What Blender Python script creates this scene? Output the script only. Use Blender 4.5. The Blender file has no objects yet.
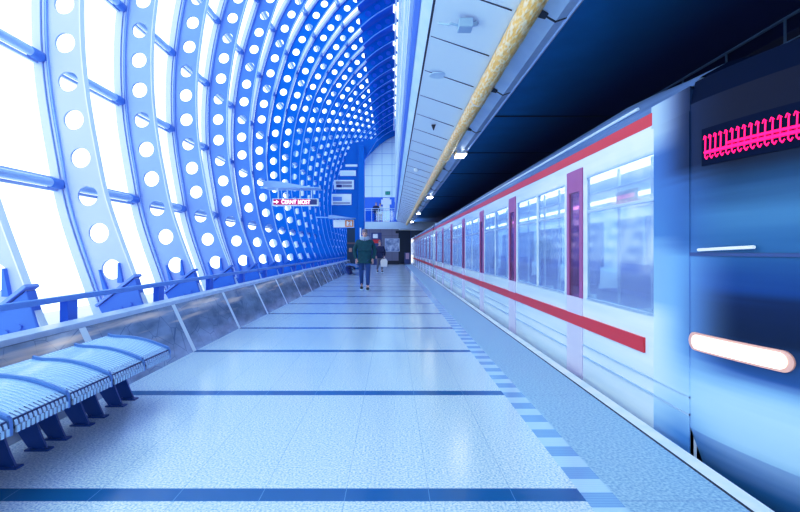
import bpy, bmesh, math, random
from mathutils import Vector, Matrix, Quaternion
random.seed(7)
sc = bpy.context.scene
col = sc.collection
PI = math.pi
MOD = 1.745            # structural module along the platform
Z0 = 5.94              # depth (y) of the first fully visible rib
S = Z0/500.0           # metres per reference unit of the rib profile
H = 1.2                # eye height

# ------------------------------------------------------------------ materials
def mat(name, base=(0.8,0.8,0.8), rough=0.5, metal=0.0, emit=None, es=0.0, spec=0.5, coat=0.0, noise=None, bump=0.0, nscale=20.0, stretch=None, alpha=None):
    m = bpy.data.materials.new(name); m.use_nodes = True
    nt = m.node_tree; b = nt.nodes['Principled BSDF']
    b.inputs['Base Color'].default_value = (*base,1)
    b.inputs['Roughness'].default_value = rough
    b.inputs['Metallic'].default_value = metal
    b.inputs['Specular IOR Level'].default_value = spec
    b.inputs['Coat Weight'].default_value = coat
    if emit:
        b.inputs['Emission Color'].default_value = (*emit,1); b.inputs['Emission Strength'].default_value = es
    if noise or bump:
        tc = nt.nodes.new('ShaderNodeTexCoord'); mp = nt.nodes.new('ShaderNodeMapping')
        if stretch: mp.inputs['Scale'].default_value = stretch
        nt.links.new(tc.outputs['Object'], mp.inputs['Vector'])
        n = nt.nodes.new('ShaderNodeTexNoise'); n.inputs['Scale'].default_value = nscale; n.inputs['Detail'].default_value = 4
        nt.links.new(mp.outputs['Vector'], n.inputs['Vector'])
        if noise:
            r = nt.nodes.new('ShaderNodeValToRGB')
            r.color_ramp.elements[0].position = 0.35; r.color_ramp.elements[1].position = 0.65
            r.color_ramp.elements[0].color = (*base,1); r.color_ramp.elements[1].color = (*noise,1)
            nt.links.new(n.outputs['Fac'], r.inputs['Fac']); nt.links.new(r.outputs['Color'], b.inputs['Base Color'])
        if bump:
            bp = nt.nodes.new('ShaderNodeBump'); bp.inputs['Strength'].default_value = bump; bp.inputs['Distance'].default_value = 0.02
            nt.links.new(n.outputs['Fac'], bp.inputs['Height']); nt.links.new(bp.outputs['Normal'], b.inputs['Normal'])
    return m

def glassy(name, tint=(1,1,1), gloss=0.12, rough=0.02, gcol=(1,1,1), haze=0.0, hcol=(1,1,1)):
    m = bpy.data.materials.new(name); m.use_nodes = True; nt = m.node_tree
    for n in list(nt.nodes): nt.nodes.remove(n)
    out = nt.nodes.new('ShaderNodeOutputMaterial'); tr = nt.nodes.new('ShaderNodeBsdfTransparent'); gl = nt.nodes.new('ShaderNodeBsdfGlossy')
    tr.inputs['Color'].default_value = (*tint,1); gl.inputs['Roughness'].default_value = rough; gl.inputs['Color'].default_value = (*gcol,1)
    mx = nt.nodes.new('ShaderNodeMixShader'); mx.inputs[0].default_value = gloss
    src = tr
    if haze:
        df = nt.nodes.new('ShaderNodeBsdfDiffuse'); df.inputs['Color'].default_value = (*hcol,1)
        m2 = nt.nodes.new('ShaderNodeMixShader'); m2.inputs[0].default_value = haze
        nt.links.new(tr.outputs[0], m2.inputs[1]); nt.links.new(df.outputs[0], m2.inputs[2]); src = m2
    nt.links.new(src.outputs[0], mx.inputs[1]); nt.links.new(gl.outputs[0], mx.inputs[2]); nt.links.new(mx.outputs[0], out.inputs[0])
    return m

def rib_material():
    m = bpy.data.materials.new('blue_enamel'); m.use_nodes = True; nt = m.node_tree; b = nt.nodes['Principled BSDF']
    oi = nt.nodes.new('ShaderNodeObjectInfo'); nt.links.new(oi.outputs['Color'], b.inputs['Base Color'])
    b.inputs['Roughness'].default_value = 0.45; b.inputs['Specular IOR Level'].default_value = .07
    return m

def floor_material():
    m = bpy.data.materials.new('granite_floor'); m.use_nodes = True; nt = m.node_tree; b = nt.nodes['Principled BSDF']; L = nt.links.new
    def math_(op, a, bb=None, c=None):
        n = nt.nodes.new('ShaderNodeMath'); n.operation = op
        for i, v in enumerate((a, bb, c)):
            if v is None: continue
            if isinstance(v, (int, float)): n.inputs[i].default_value = v
            else: L(v, n.inputs[i])
        return n.outputs[0]
    def mix(f, a, bb):
        n = nt.nodes.new('ShaderNodeMix'); n.data_type = 'RGBA'
        if isinstance(f, (int, float)): n.inputs[0].default_value = f
        else: L(f, n.inputs[0])
        for s, v in ((6, a), (7, bb)):
            if isinstance(v, tuple): n.inputs[s].default_value = (*v, 1)
            else: L(v, n.inputs[s])
        return n.outputs[2]
    tc = nt.nodes.new('ShaderNodeTexCoord'); sp = nt.nodes.new('ShaderNodeSeparateXYZ'); L(tc.outputs['Object'], sp.inputs[0])
    x, y = sp.outputs[0], sp.outputs[1]
    def between(v, a, c): return math_('MULTIPLY', math_('GREATER_THAN', v, a), math_('LESS_THAN', v, c))
    # terrazzo speckle
    n1 = nt.nodes.new('ShaderNodeTexNoise'); n1.inputs['Scale'].default_value = 85; n1.inputs['Detail'].default_value = 6; L(tc.outputs['Object'], n1.inputs['Vector'])
    r1 = nt.nodes.new('ShaderNodeValToRGB'); L(n1.outputs['Fac'], r1.inputs['Fac'])
    r1.color_ramp.elements[0].position = .36; r1.color_ramp.elements[0].color = (*FL_A,1)
    r1.color_ramp.elements[1].position = .62; r1.color_ramp.elements[1].color = (*FL_B,1)
    n2 = nt.nodes.new('ShaderNodeTexNoise'); n2.inputs['Scale'].default_value = 60; n2.inputs['Detail'].default_value = 4; L(tc.outputs['Object'], n2.inputs['Vector'])
    r2 = nt.nodes.new('ShaderNodeValToRGB'); L(n2.outputs['Fac'], r2.inputs['Fac'])
    r2.color_ramp.elements[0].position = .34; r2.color_ramp.elements[0].color = (*FE_A,1)
    r2.color_ramp.elements[1].position = .64; r2.color_ramp.elements[1].color = (*FE_B,1)
    # per-tile tone
    tx = math_('FLOOR', math_('DIVIDE', math_('ADD', x, 10.07), 0.41)); 
    mody = math_('MODULO', math_('ADD', y, 20*MOD - 2.452 + 0.064), MOD)       # 0 .. MOD, stripe = 0..0.128
    ty = math_('FLOOR', math_('DIVIDE', math_('SUBTRACT', mody, 0.128), 0.809))
    stripe = math_('MULTIPLY', math_('LESS_THAN', mody, 0.128), math_('LESS_THAN', x, 0.93))
    fx = math_('MODULO', math_('ADD', x, 10.07), 0.41)
    fy = math_('MODULO', math_('ADD', math_('SUBTRACT', mody, 0.128), 0.809), 0.809)
    jx = math_('LESS_THAN', fx, 0.0035); jy = math_('LESS_THAN', fy, 0.004)
    joint = math_('MAXIMUM', jx, math_('MULTIPLY', jy, 0.45))
    wn = nt.nodes.new('ShaderNodeTexWhiteNoise'); wn.noise_dimensions = '3D'
    cv = nt.nodes.new('ShaderNodeCombineXYZ'); L(tx, cv.inputs[0]); L(ty, cv.inputs[1]); L(math_('FLOOR', math_('DIVIDE', math_('ADD', y, 20*MOD-2.388), MOD)), cv.inputs[2]); L(cv.outputs[0], wn.inputs['Vector'])
    main = mix(math_('MULTIPLY', wn.outputs['Value'], 0.10), r1.outputs['Color'], FL_A)
    main = mix(math_('MULTIPLY', joint, 0.45), main, (.10,.25,.55))
    strc = mix(jx, (.010,.15,.38), (.10,.32,.60))
    main = mix(stripe, main, strc)
    # edge slabs beyond tactile strip
    em = math_('GREATER_THAN', x, 1.09)
    ej = math_('LESS_THAN', mody, 0.006)
    edge = mix(math_('MULTIPLY', ej, .6), r2.outputs['Color'], (.08,.20,.45))
    c = mix(em, main, edge)
    # tactile strip x .93..1.09 : alternating plain / ribbed blocks
    tac = between(x, 0.93, 1.09)
    par = math_('MODULO', math_('FLOOR', math_('DIVIDE', math_('ADD', y, 20.0), 0.145)), 2.0)
    rb = math_('LESS_THAN', math_('MODULO', math_('ADD', y, 20.0), 0.0242), 0.010)
    blk = mix(math_('MULTIPLY', rb, .5), (.22,.43,.75), (.12,.30,.62))
    plain = mix(math_('MULTIPLY', rb, .25), (.45,.66,.92), (.33,.56,.86))
    c = mix(tac, c, mix(par, blk, plain))
    L(c, b.inputs['Base Color'])
    b.inputs['Roughness'].default_value = 0.20
    rr = mix(em, (.16,.16,.16), (.42,.42,.42)); L(rr, b.inputs['Roughness'])
    b.inputs['Specular IOR Level'].default_value = .45
    bp = nt.nodes.new('ShaderNodeBump'); bp.inputs['Strength'].default_value = .06; bp.inputs['Distance'].default_value = .01
    L(n2.outputs['Fac'], bp.inputs['Height']); L(bp.outputs['Normal'], b.inputs['Normal'])
    return m
FL_A, FL_B = (.30,.50,.76), (.74,.87,.97)
FE_A, FE_B = (.19,.38,.62), (.40,.60,.82)

def granite_wall_material():
    m = mat('polished_granite', (.12,.21,.36), .14, noise=(.28,.40,.60), nscale=2.2, stretch=(1,.8,3), spec=.8)
    nt = m.node_tree; L = nt.links.new; b = nt.nodes['Principled BSDF']
    # thin diagonal veins
    tc = nt.nodes.new('ShaderNodeTexCoord'); v = nt.nodes.new('ShaderNodeTexVoronoi'); v.feature = 'DISTANCE_TO_EDGE'; v.inputs['Scale'].default_value = 3.5
    mp = nt.nodes.new('ShaderNodeMapping'); mp.inputs['Rotation'].default_value = (.5,.3,.6); L(tc.outputs['Object'], mp.inputs[0]); L(mp.outputs[0], v.inputs['Vector'])
    lt = nt.nodes.new('ShaderNodeMath'); lt.operation = 'LESS_THAN'; lt.inputs[1].default_value = .012; L(v.outputs['Distance'], lt.inputs[0])
    src = b.inputs['Base Color'].links[0].from_socket
    mx = nt.nodes.new('ShaderNodeMix'); mx.data_type = 'RGBA'; L(lt.outputs[0], mx.inputs[0]); L(src, mx.inputs[6]); mx.inputs[7].default_value = (.12,.22,.40,1)
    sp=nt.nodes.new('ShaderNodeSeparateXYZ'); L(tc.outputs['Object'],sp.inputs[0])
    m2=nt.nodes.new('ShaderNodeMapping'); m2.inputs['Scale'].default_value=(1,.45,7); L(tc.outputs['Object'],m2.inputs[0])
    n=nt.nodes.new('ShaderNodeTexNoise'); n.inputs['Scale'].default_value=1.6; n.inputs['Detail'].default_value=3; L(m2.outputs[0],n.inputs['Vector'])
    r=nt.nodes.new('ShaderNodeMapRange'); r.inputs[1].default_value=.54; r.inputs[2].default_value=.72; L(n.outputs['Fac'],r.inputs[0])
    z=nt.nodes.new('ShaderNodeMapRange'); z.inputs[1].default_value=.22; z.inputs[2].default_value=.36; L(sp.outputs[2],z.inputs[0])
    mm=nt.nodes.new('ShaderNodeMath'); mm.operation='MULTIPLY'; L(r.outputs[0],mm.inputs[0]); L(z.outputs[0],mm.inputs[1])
    mz=nt.nodes.new('ShaderNodeMix'); mz.data_type='RGBA'; L(mm.outputs[0],mz.inputs[0]); L(mx.outputs[2],mz.inputs[6]); mz.inputs[7].default_value=(.72,.62,.60,1)  # warm lamp reflections painted into the upper part of the stone
    L(mz.outputs[2], b.inputs['Base Color'])
    return m

def tile_material(name, c1, c2, grout, w, h, off=(0,0,0), rough=.3, axis='XZ'):
    m = bpy.data.materials.new(name); m.use_nodes = True; nt = m.node_tree; b = nt.nodes['Principled BSDF']; L = nt.links.new
    tc = nt.nodes.new('ShaderNodeTexCoord'); sp = nt.nodes.new('ShaderNodeSeparateXYZ'); cb = nt.nodes.new('ShaderNodeCombineXYZ')
    L(tc.outputs['Object'], sp.inputs[0]); L(sp.outputs['XYZ'.index(axis[0])], cb.inputs[0]); L(sp.outputs['XYZ'.index(axis[1])], cb.inputs[1])
    br = nt.nodes.new('ShaderNodeTexBrick'); br.offset = 0; L(cb.outputs[0], br.inputs['Vector'])
    br.inputs['Color1'].default_value = (*c1,1); br.inputs['Color2'].default_value = (*c2,1); br.inputs['Mortar'].default_value = (*grout,1)
    br.inputs['Scale'].default_value = 1; br.inputs['Brick Width'].default_value = w; br.inputs['Row Height'].default_value = h; br.inputs['Mortar Size'].default_value = .018
    L(br.outputs['Color'], b.inputs['Base Color']); b.inputs['Roughness'].default_value = rough
    return m

M = {}
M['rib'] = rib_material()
M['blue'] = mat('blue_steel', (.0,.165,.58), .45, spec=.2)
M['blue_mid'] = mat('mid_blue_steel', (.03,.17,.70), .45)
M['blue_dark'] = mat('deep_blue_steel', (.006,.03,.24), .4)
M['blue_deep'] = mat('roof_blue', (.003,.13,.66), .6, spec=.2)
M['rail_blue'] = mat('rail_blue', (.12,.30,.72), .4)
M['alu'] = mat('brushed_aluminium', (.55,.70,.92), .3, .55)
M['pale'] = mat('pale_enamel', (.62,.76,.95), .35)
M['white'] = mat('white_enamel', (.85,.90,.98), .4)
M['mull'] = mat('glazing_bar_white', (.50,.62,.93), .35)
M['clamp'] = mat('clamp_blue', (.08,.24,.68), .35)
M['purlin'] = mat('purlin_steel', (.42,.58,.90), .3, .2)
M['glass'] = glassy('roof_glass', (.97,.985,1), .06)
M['floor'] = floor_material()
M['granite'] = granite_wall_material()
M['ledge'] = mat('ledge_stone', (.42,.55,.78), .35, noise=(.50,.63,.84), nscale=8)
M['joint'] = mat('pale_joint', (.62,.74,.92), .4)
M['kerb'] = mat('kerb_white', (.66,.80,.97), .4, noise=(.78,.88,1), nscale=6)
M['soffit'] = mat('soffit_panel', (.62,.75,.93), .42)
M['soffit2'] = mat('fascia_panel', (.42,.62,.86), .3, noise=(.54,.72,.92), nscale=2)
M['dark'] = mat('gap_dark', (.01,.03,.08), .7)
M['fascia'] = mat('upper_fascia', (.50,.68,.92), .3, noise=(.70,.83,.97), nscale=3, stretch=(1,.2,3))
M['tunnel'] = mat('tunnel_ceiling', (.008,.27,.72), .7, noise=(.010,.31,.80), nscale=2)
M['tunnel_wall'] = mat('tunnel_wall', (.004,.012,.06), .8)
M['foil'] = mat('crinkled_foil', (.95,.60,.16), .30, .15, noise=(1,.84,.56), bump=1.0, nscale=38, stretch=(1,.25,1))
M['strap'] = mat('foil_band', (.78,.70,.62), .35, .3)
M['lamp'] = mat('lamp_diffuser', (1,1,1), .5, emit=(1,.97,.9), es=14)
M['steel_rail'] = mat('cable_tray_steel', (.12,.25,.5), .3, .4)
M['tiles'] = tile_material('pale_wall_tiles', (.64,.80,.95), (.68,.83,.96), (.34,.52,.78), .84, .93, rough=.25)
M['low_tiles'] = tile_material('lilac_wall_panels', (.20,.23,.38), (.23,.26,.42), (.12,.14,.26), .95, 1.2, rough=.3)
M['slab'] = mat('slab_edge', (.60,.78,.97), .4)
M['red'] = mat('train_red', (.62,.03,.06), .3)
M['door_red'] = mat('door_red', (.38,.12,.32), .35)
M['door_pale'] = mat('door_pale_pink', (.62,.62,.84), .3)
M['twhite'] = mat('train_white', (.60,.74,.92), .25, noise=(.74,.86,.98), nscale=2.2, stretch=(1,.12,2.5), coat=.3)
M['tgrey'] = mat('train_roof_grey', (.07,.16,.36), .5, noise=(.16,.29,.54), nscale=3, stretch=(1,.1,3))
M['under'] = mat('train_underframe', (.006,.015,.05), .6)
M['int'] = mat('carriage_interior_glow', (.60,.74,.90), .5, emit=(.7,.88,1), es=.45)  # lining emits a little light itself to brighten the saloon
M['int_floor'] = mat('carriage_floor', (.12,.18,.34), .5)
M['int_seat'] = mat('carriage_seat', (.10,.12,.42), .6)
M['int_light'] = mat('carriage_strip_light', (1,1,1), .5, emit=(.85,.94,1), es=6)
M['tglass'] = glassy('carriage_glass', (.78,.88,1), .28, .09, (.9,.95,1), .30, (.55,.70,.95))
M['doorglass'] = glassy('door_glass', (.70,.42,.62), .25, .08, (.8,.75,.9), .3, (.34,.16,.36))
M['nose_navy'] = mat('cab_navy', (.012,.055,.20), .3, noise=(.02,.09,.30), nscale=1.5, stretch=(.3,.3,3))
M['nose_top'] = mat('cab_roof_navy', (.002,.008,.04), .9, spec=.02)
M['nose_dark'] = mat('cab_black_glass', (.003,.01,.045), .5, spec=.02)
M['nose_blue'] = mat('cab_blue', (.05,.20,.50), .3, noise=(.10,.30,.64), nscale=1.6, stretch=(.3,.3,2))
M['nose_pale'] = mat('cab_pale_blue', (.30,.50,.82), .3, noise=(.45,.64,.90), nscale=1.5, stretch=(.3,.3,2))
M['screen'] = mat('cab_windscreen', (.05,.15,.36), .12, noise=(.08,.22,.46), nscale=1.2, stretch=(.3,.3,3), spec=.8)
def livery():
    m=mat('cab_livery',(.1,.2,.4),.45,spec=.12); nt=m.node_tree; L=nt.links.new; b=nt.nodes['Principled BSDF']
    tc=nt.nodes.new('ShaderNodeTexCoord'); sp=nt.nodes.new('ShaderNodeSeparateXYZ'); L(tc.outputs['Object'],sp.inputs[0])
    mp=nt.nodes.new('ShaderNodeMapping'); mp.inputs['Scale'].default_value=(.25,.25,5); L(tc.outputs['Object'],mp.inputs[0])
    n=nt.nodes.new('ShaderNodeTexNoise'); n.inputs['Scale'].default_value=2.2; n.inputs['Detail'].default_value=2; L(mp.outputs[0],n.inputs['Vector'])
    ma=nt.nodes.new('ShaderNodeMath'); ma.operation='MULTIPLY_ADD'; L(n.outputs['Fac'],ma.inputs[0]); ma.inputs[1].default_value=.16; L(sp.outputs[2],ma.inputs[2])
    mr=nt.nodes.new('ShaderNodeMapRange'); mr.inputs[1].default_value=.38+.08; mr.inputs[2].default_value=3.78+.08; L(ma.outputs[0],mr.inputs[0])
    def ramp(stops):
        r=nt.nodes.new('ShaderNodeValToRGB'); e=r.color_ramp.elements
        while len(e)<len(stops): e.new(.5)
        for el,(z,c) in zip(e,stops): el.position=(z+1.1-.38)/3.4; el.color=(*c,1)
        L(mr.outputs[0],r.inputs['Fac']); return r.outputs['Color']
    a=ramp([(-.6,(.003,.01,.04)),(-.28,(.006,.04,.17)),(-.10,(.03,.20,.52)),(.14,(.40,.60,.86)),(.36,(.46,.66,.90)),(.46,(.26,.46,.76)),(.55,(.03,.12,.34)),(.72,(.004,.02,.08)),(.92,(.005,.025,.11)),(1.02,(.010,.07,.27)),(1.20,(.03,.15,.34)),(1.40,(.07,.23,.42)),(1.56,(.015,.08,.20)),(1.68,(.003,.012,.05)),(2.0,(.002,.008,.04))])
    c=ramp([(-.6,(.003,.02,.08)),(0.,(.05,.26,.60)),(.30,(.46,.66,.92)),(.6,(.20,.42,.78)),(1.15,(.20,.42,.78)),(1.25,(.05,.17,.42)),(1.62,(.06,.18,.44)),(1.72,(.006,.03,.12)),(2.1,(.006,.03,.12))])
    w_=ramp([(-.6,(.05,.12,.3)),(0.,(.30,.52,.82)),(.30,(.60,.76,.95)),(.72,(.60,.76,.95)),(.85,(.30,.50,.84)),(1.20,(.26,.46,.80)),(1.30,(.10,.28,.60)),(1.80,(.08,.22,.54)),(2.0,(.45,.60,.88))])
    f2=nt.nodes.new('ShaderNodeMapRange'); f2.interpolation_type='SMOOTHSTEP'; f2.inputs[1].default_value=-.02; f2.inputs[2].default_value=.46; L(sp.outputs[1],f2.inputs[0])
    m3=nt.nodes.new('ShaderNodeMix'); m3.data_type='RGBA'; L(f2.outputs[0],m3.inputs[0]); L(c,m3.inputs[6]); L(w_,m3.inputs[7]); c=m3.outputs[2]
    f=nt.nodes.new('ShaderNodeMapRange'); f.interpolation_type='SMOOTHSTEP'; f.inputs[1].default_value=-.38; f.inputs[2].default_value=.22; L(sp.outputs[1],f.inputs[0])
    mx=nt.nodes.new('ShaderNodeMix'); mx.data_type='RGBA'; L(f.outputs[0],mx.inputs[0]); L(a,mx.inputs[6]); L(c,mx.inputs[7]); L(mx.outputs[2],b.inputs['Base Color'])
    return m
M['livery']=livery(); M['livery_side']=M['livery']
M['headlight'] = mat('headlight_lens', (1,.95,.9), .3, emit=(1,.86,.74), es=1.15)
M['bezel'] = mat('headlight_bezel_bloom', (.7,.45,.4), .3, .3, emit=(1,.5,.40), es=.15)  # faint peach emission on the bezel stands for bloom around the lens
M['led'] = mat('led_pink', (.8,.0,.15), .5, emit=(1,.005,.16), es=1.6)
M['led_red'] = mat('led_red', (.8,.0,.1), .5, emit=(1,.03,.12), es=1.1)
M['led_white'] = mat('led_white', (1,1,1), .5, emit=(1,.93,.96), es=1.5)
M['sign_red'] = mat('sign_red_face', (.42,.02,.16), .5, emit=(.6,.02,.18), es=.3)
M['sign_blue'] = mat('sign_navy_face', (.02,.06,.26), .3)
M['coat'] = mat('dark_green_parka', (.001,.06,.105), .85, noise=(.002,.09,.14), nscale=14)
M['jeans'] = mat('blue_jeans', (.010,.065,.26), .8, noise=(.02,.09,.32), nscale=30)
M['skin'] = mat('skin', (.62,.42,.40), .55)
M['hair'] = mat('grey_brown_hair', (.22,.20,.28), .7)
M['scarf'] = mat('pale_blue_scarf', (.42,.55,.74), .8)
M['shoe'] = mat('dark_shoe', (.01,.03,.07), .5)
M['sole'] = mat('pale_sole', (.55,.72,.85), .5)
M['navy_coat'] = mat('navy_jacket', (.015,.03,.13), .8)
M['grey_cloth'] = mat('grey_trousers', (.18,.20,.30), .8)
M['white_cloth'] = mat('white_shirt', (.75,.82,.92), .7)
M['bag'] = mat('white_bag', (.85,.82,.80), .6)
M['orange'] = mat('orange_frame', (.85,.32,.10), .5)
M['green'] = mat('exit_green', (.0,.24,.20), .4)
M['camgrey'] = mat('junction_grey', (.33,.50,.70), .4)
M['blackpl'] = mat('black_plastic', (.01,.02,.06), .4)
M['poster'] = mat('poster_print', (.10,.24,.52), .4, noise=(.75,.84,.96), nscale=2.6)
M['slotpane'] = mat('slot_white_pane', (.70,.80,.93), .3)
M['slotgrey'] = mat('slot_grey_pane', (.25,.30,.45), .3)
M['brown'] = mat('dull_brown', (.16,.12,.16), .6)
M['teal'] = mat('dark_teal_opening', (.005,.05,.13), .4)
M['outside'] = mat('outside_ground', (.8,.85,.92), .9)

# ------------------------------------------------------------------ mesh helpers
class MB:
    def __init__(s): s.v=[]; s.f=[]; s.mi=[]
    def add(s, vs, fs, mi=0):
        n=len(s.v); s.v+= [tuple(v) for v in vs]; s.f+=[tuple(n+i for i in f) for f in fs]; s.mi+=[mi]*len(fs); return s
    def box(s, a, b, mi=0):
        x0,y0,z0=a; x1,y1,z1=b
        return s.add([(x0,y0,z0),(x1,y0,z0),(x1,y1,z0),(x0,y1,z0),(x0,y0,z1),(x1,y0,z1),(x1,y1,z1),(x0,y1,z1)],
              [(0,3,2,1),(4,5,6,7),(0,1,5,4),(1,2,6,5),(2,3,7,6),(3,0,4,7)], mi)
    def prism(s, prof, y0, y1, mi=0):
        """profile [(x,z)] extruded along y"""
        n=len(prof); vs=[(x,y0,z) for x,z in prof]+[(x,y1,z) for x,z in prof]
        fs=[(i,(i+1)%n,n+(i+1)%n,n+i) for i in range(n)]+[tuple(range(n))[::-1],tuple(range(n,2*n))]
        return s.add(vs,fs,mi)
    def tube(s, p, q, r, n=12, r2=None, mi=0, cap=True):
        p=Vector(p);q=Vector(q);d=(q-p).normalized(); a=d.orthogonal().normalized(); b=d.cross(a); r2=r if r2 is None else r2
        vs=[]
        for c,rr in ((p,r),(q,r2)):
            for i in range(n): t=2*PI*i/n; vs.append(c+a*math.cos(t)*rr+b*math.sin(t)*rr)
        fs=[(i,(i+1)%n,n+(i+1)%n,n+i) for i in range(n)]
        if cap: fs+=[tuple(range(n))[::-1],tuple(range(n,2*n))]
        return s.add(vs,fs,mi)
    def path(s, pts, r, n=8, mi=0):
        for a,b in zip(pts,pts[1:]): s.tube(a,b,r,n,mi=mi)
        return s
    def ball(s, c, r, sc_=(1,1,1), n=10, mi=0):
        vs=[];fs=[]; m=n//2+1
        for j in range(m+1):
            ph=PI*j/m
            for i in range(n): t=2*PI*i/n; vs.append((c[0]+r*sc_[0]*math.sin(ph)*math.cos(t), c[1]+r*sc_[1]*math.sin(ph)*math.sin(t), c[2]+r*sc_[2]*math.cos(ph)))
        for j in range(m):
            for i in range(n): fs.append((j*n+i,(j+1)*n+i,(j+1)*n+(i+1)%n,j*n+(i+1)%n))
        return s.add(vs,fs,mi)
    def strip(s, A, B, mi=0, closed=False):
        n=len(A); rng=range(n if closed else n-1)
        return s.add(list(A)+list(B), [(i,(i+1)%n,n+(i+1)%n,n+i) for i in rng], mi)
    def build(s, name, mats, parent=None, smooth=False, bevel=0):
        me=bpy.data.meshes.new(name); me.from_pydata(s.v,[],s.f)
        if not isinstance(mats,(list,tuple)): mats=[mats]
        for m in mats: me.materials.append(m)
        if len(mats)>1: me.polygons.foreach_set('material_index', s.mi)
        bm=bmesh.new(); bm.from_mesh(me); bmesh.ops.remove_doubles(bm, verts=bm.verts, dist=1e-5); bmesh.ops.recalc_face_normals(bm, faces=bm.faces); bm.to_mesh(me); bm.free()
        if smooth:
            me.polygons.foreach_set('use_smooth',[True]*len(me.polygons)); me.set_sharp_from_angle(angle=math.radians(38))
        o=bpy.data.objects.new(name,me); col.objects.link(o)
        if parent: o.parent=parent
        if bevel:
            bv=o.modifiers.new('bevel','BEVEL'); bv.width=bevel; bv.segments=2; bv.limit_method='ANGLE'
        return o
def thing(name, label, cat, loc=(0,0,0), group=None):
    o=bpy.data.objects.new(name,None); col.objects.link(o); o.location=loc; o.empty_display_size=.1
    return tag(o,label,cat,group)
def tag(o,label,cat,group=None):
    o['label']=label; o['category']=cat
    if group: o['group']=group
    return o
def struct(o): o['kind']='structure'; return o
def dup(root, loc, label=None):
    r=root.copy(); col.objects.link(r); r.location=loc
    if label: r['label']=label
    for ch in list(root.children):
        c=ch.copy(); col.objects.link(c); c.parent=r
        for g in ch.children:
            d=g.copy(); col.objects.link(d); d.parent=c
    return r
def text_mesh(name, body, size, m, parent, loc, rot, depth=.004, sx=1):
    cu=bpy.data.curves.new(name,'FONT'); cu.body=body; cu.size=size; cu.extrude=depth; cu.align_x='CENTER'; cu.align_y='CENTER'; cu.offset=size*.006
    t=bpy.data.objects.new('tmp',cu); col.objects.link(t); dg=bpy.context.evaluated_depsgraph_get(); dg.update()
    me=bpy.data.meshes.new_from_object(t.evaluated_get(dg)); bpy.data.objects.remove(t)
    me.materials.clear(); me.materials.append(m)
    o=bpy.data.objects.new(name,me); col.objects.link(o); o.parent=parent; o.location=loc; o.rotation_euler=rot; o.scale=(sx,1,1)
    return o

# ------------------------------------------------------------------ rib profile
UV=[(-262,-66),(-271,-44),(-279.3,-20.5),(-292.7,17),(-304,54.5),(-311.2,94),(-318,132),(-323.5,170),(-326.5,208),(-327.2,248),(-325.6,288),(-321.2,326),
    (-316,363),(-308.5,401),(-299.5,438),(-289,474),(-277,511),(-262.6,553),(-245,587),(-226.5,621),(-205.4,654),(-182,686),(-158.6,716),(-132,744),(-105,770),(-76,794.5),(-42,817),(-9,835.6),(16,849)]
P=[Vector((u*S, H+v*S)) for u,v in UV]
def catmull(P,n=12):
    out=[]
    for i in range(len(P)-1):
        p0=P[max(i-1,0)];p1=P[i];p2=P[i+1];p3=P[min(i+2,len(P)-1)]
        for k in range(n):
            t=k/n; out.append(.5*((2*p1)+(p2-p0)*t+(2*p0-5*p1+4*p2-p3)*t*t+(3*p1-p0-3*p2+p3)*t**3))
    out.append(P[-1]); return out
C=catmull(P)
# light smoothing
for _ in range(30):
    C=[C[0]]+[(C[i-1]+2*C[i]+C[i+1])/4 for i in range(1,len(C)-1)]+[C[-1]]
AL=[0.0]
for a,b in zip(C,C[1:]): AL.append(AL[-1]+(b-a).length)
TOTAL=AL[-1]
def at(s,t=0.0):
    """point at arc length s, offset t outward (away from the hall)"""
    s=max(0,min(TOTAL,s)); import bisect
    i=min(max(bisect.bisect_right(AL,s)-1,0),len(C)-2)
    f=(s-AL[i])/(AL[i+1]-AL[i]); p=C[i].lerp(C[i+1],f)
    i0=max(i-3,0); i1=min(i+4,len(C)-1); d=(C[i1]-C[i0]).normalized()
    nrm=Vector((-d.y,d.x))
    return p+nrm*t
# arc position of first hole
S1=min(range(len(C)),key=lambda i:(C[i]-P[2]).length); S1=AL[S1]
PITCH=.459
HOLES=[]; k=0
while S1+k*PITCH < TOTAL-.2: HOLES.append(S1+k*PITCH); k+=1
PURL=[h for i,h in enumerate(HOLES) if i%3==2]
SOLID=min(AL[i] for i in range(len(C)) if C[i].x> -95*S)
PURL=[h for h in PURL if h<SOLID-.3]
def hw(s): return .195 if s>S1+1.6 else .195+.035*(1-(s/(S1+1.6)))
HR=.119
RIBY=[Z0+MOD*k for k in range(-1,21)]

# rib mesh (local y = 0)
def rib_mesh():
    mb=MB(); T=.015; bounds=[0.0]
    for a,b in zip(HOLES,HOLES[1:]): bounds.append((a+b)/2)
    bounds.append(TOTAL)
    NS=24
    for ci,h in enumerate(HOLES):
        s0,s1=bounds[ci],bounds[ci+1]
        inner=[];outer=[]
        for i in range(NS):
            a=2*PI*i/NS+1e-9; c,sn=math.cos(a),math.sin(a); k=1/max(abs(c),abs(sn))
            ss=(s1-h if c>0 else h-s0)*c*k; tt=sn*k
            so=h+ss; wo=hw(so)
            inner.append(at(h+HR*c, HR*sn)); outer.append(at(so, wo*tt))
        for y in (-T,T):
            mb.strip([(p.x,y,p.y) for p in inner],[(p.x,y,p.y) for p in outer],closed=True)
        mb.strip([(p.x,-T,p.y) for p in inner],[(p.x,T,p.y) for p in inner],closed=True)
    return mb
fl_in=MB(); fl_out=MB()
N=150; ss=[TOTAL*i/N for i in range(N+1)]
def flange(mb,sgn,wd,th):
    a=[at(s,sgn*hw(s)) for s in ss]; b=[at(s,sgn*(hw(s)+th)) for s in ss]
    for q in (a,b): mb.strip([(p.x,-wd,p.y) for p in q],[(p.x,wd,p.y) for p in q])
    for y in (-wd,wd): mb.strip([(p.x,y,p.y) for p in a],[(p.x,y,p.y) for p in b])
flange(fl_in,-1,.045,.012); flange(fl_out,1,.045,.014)

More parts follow.
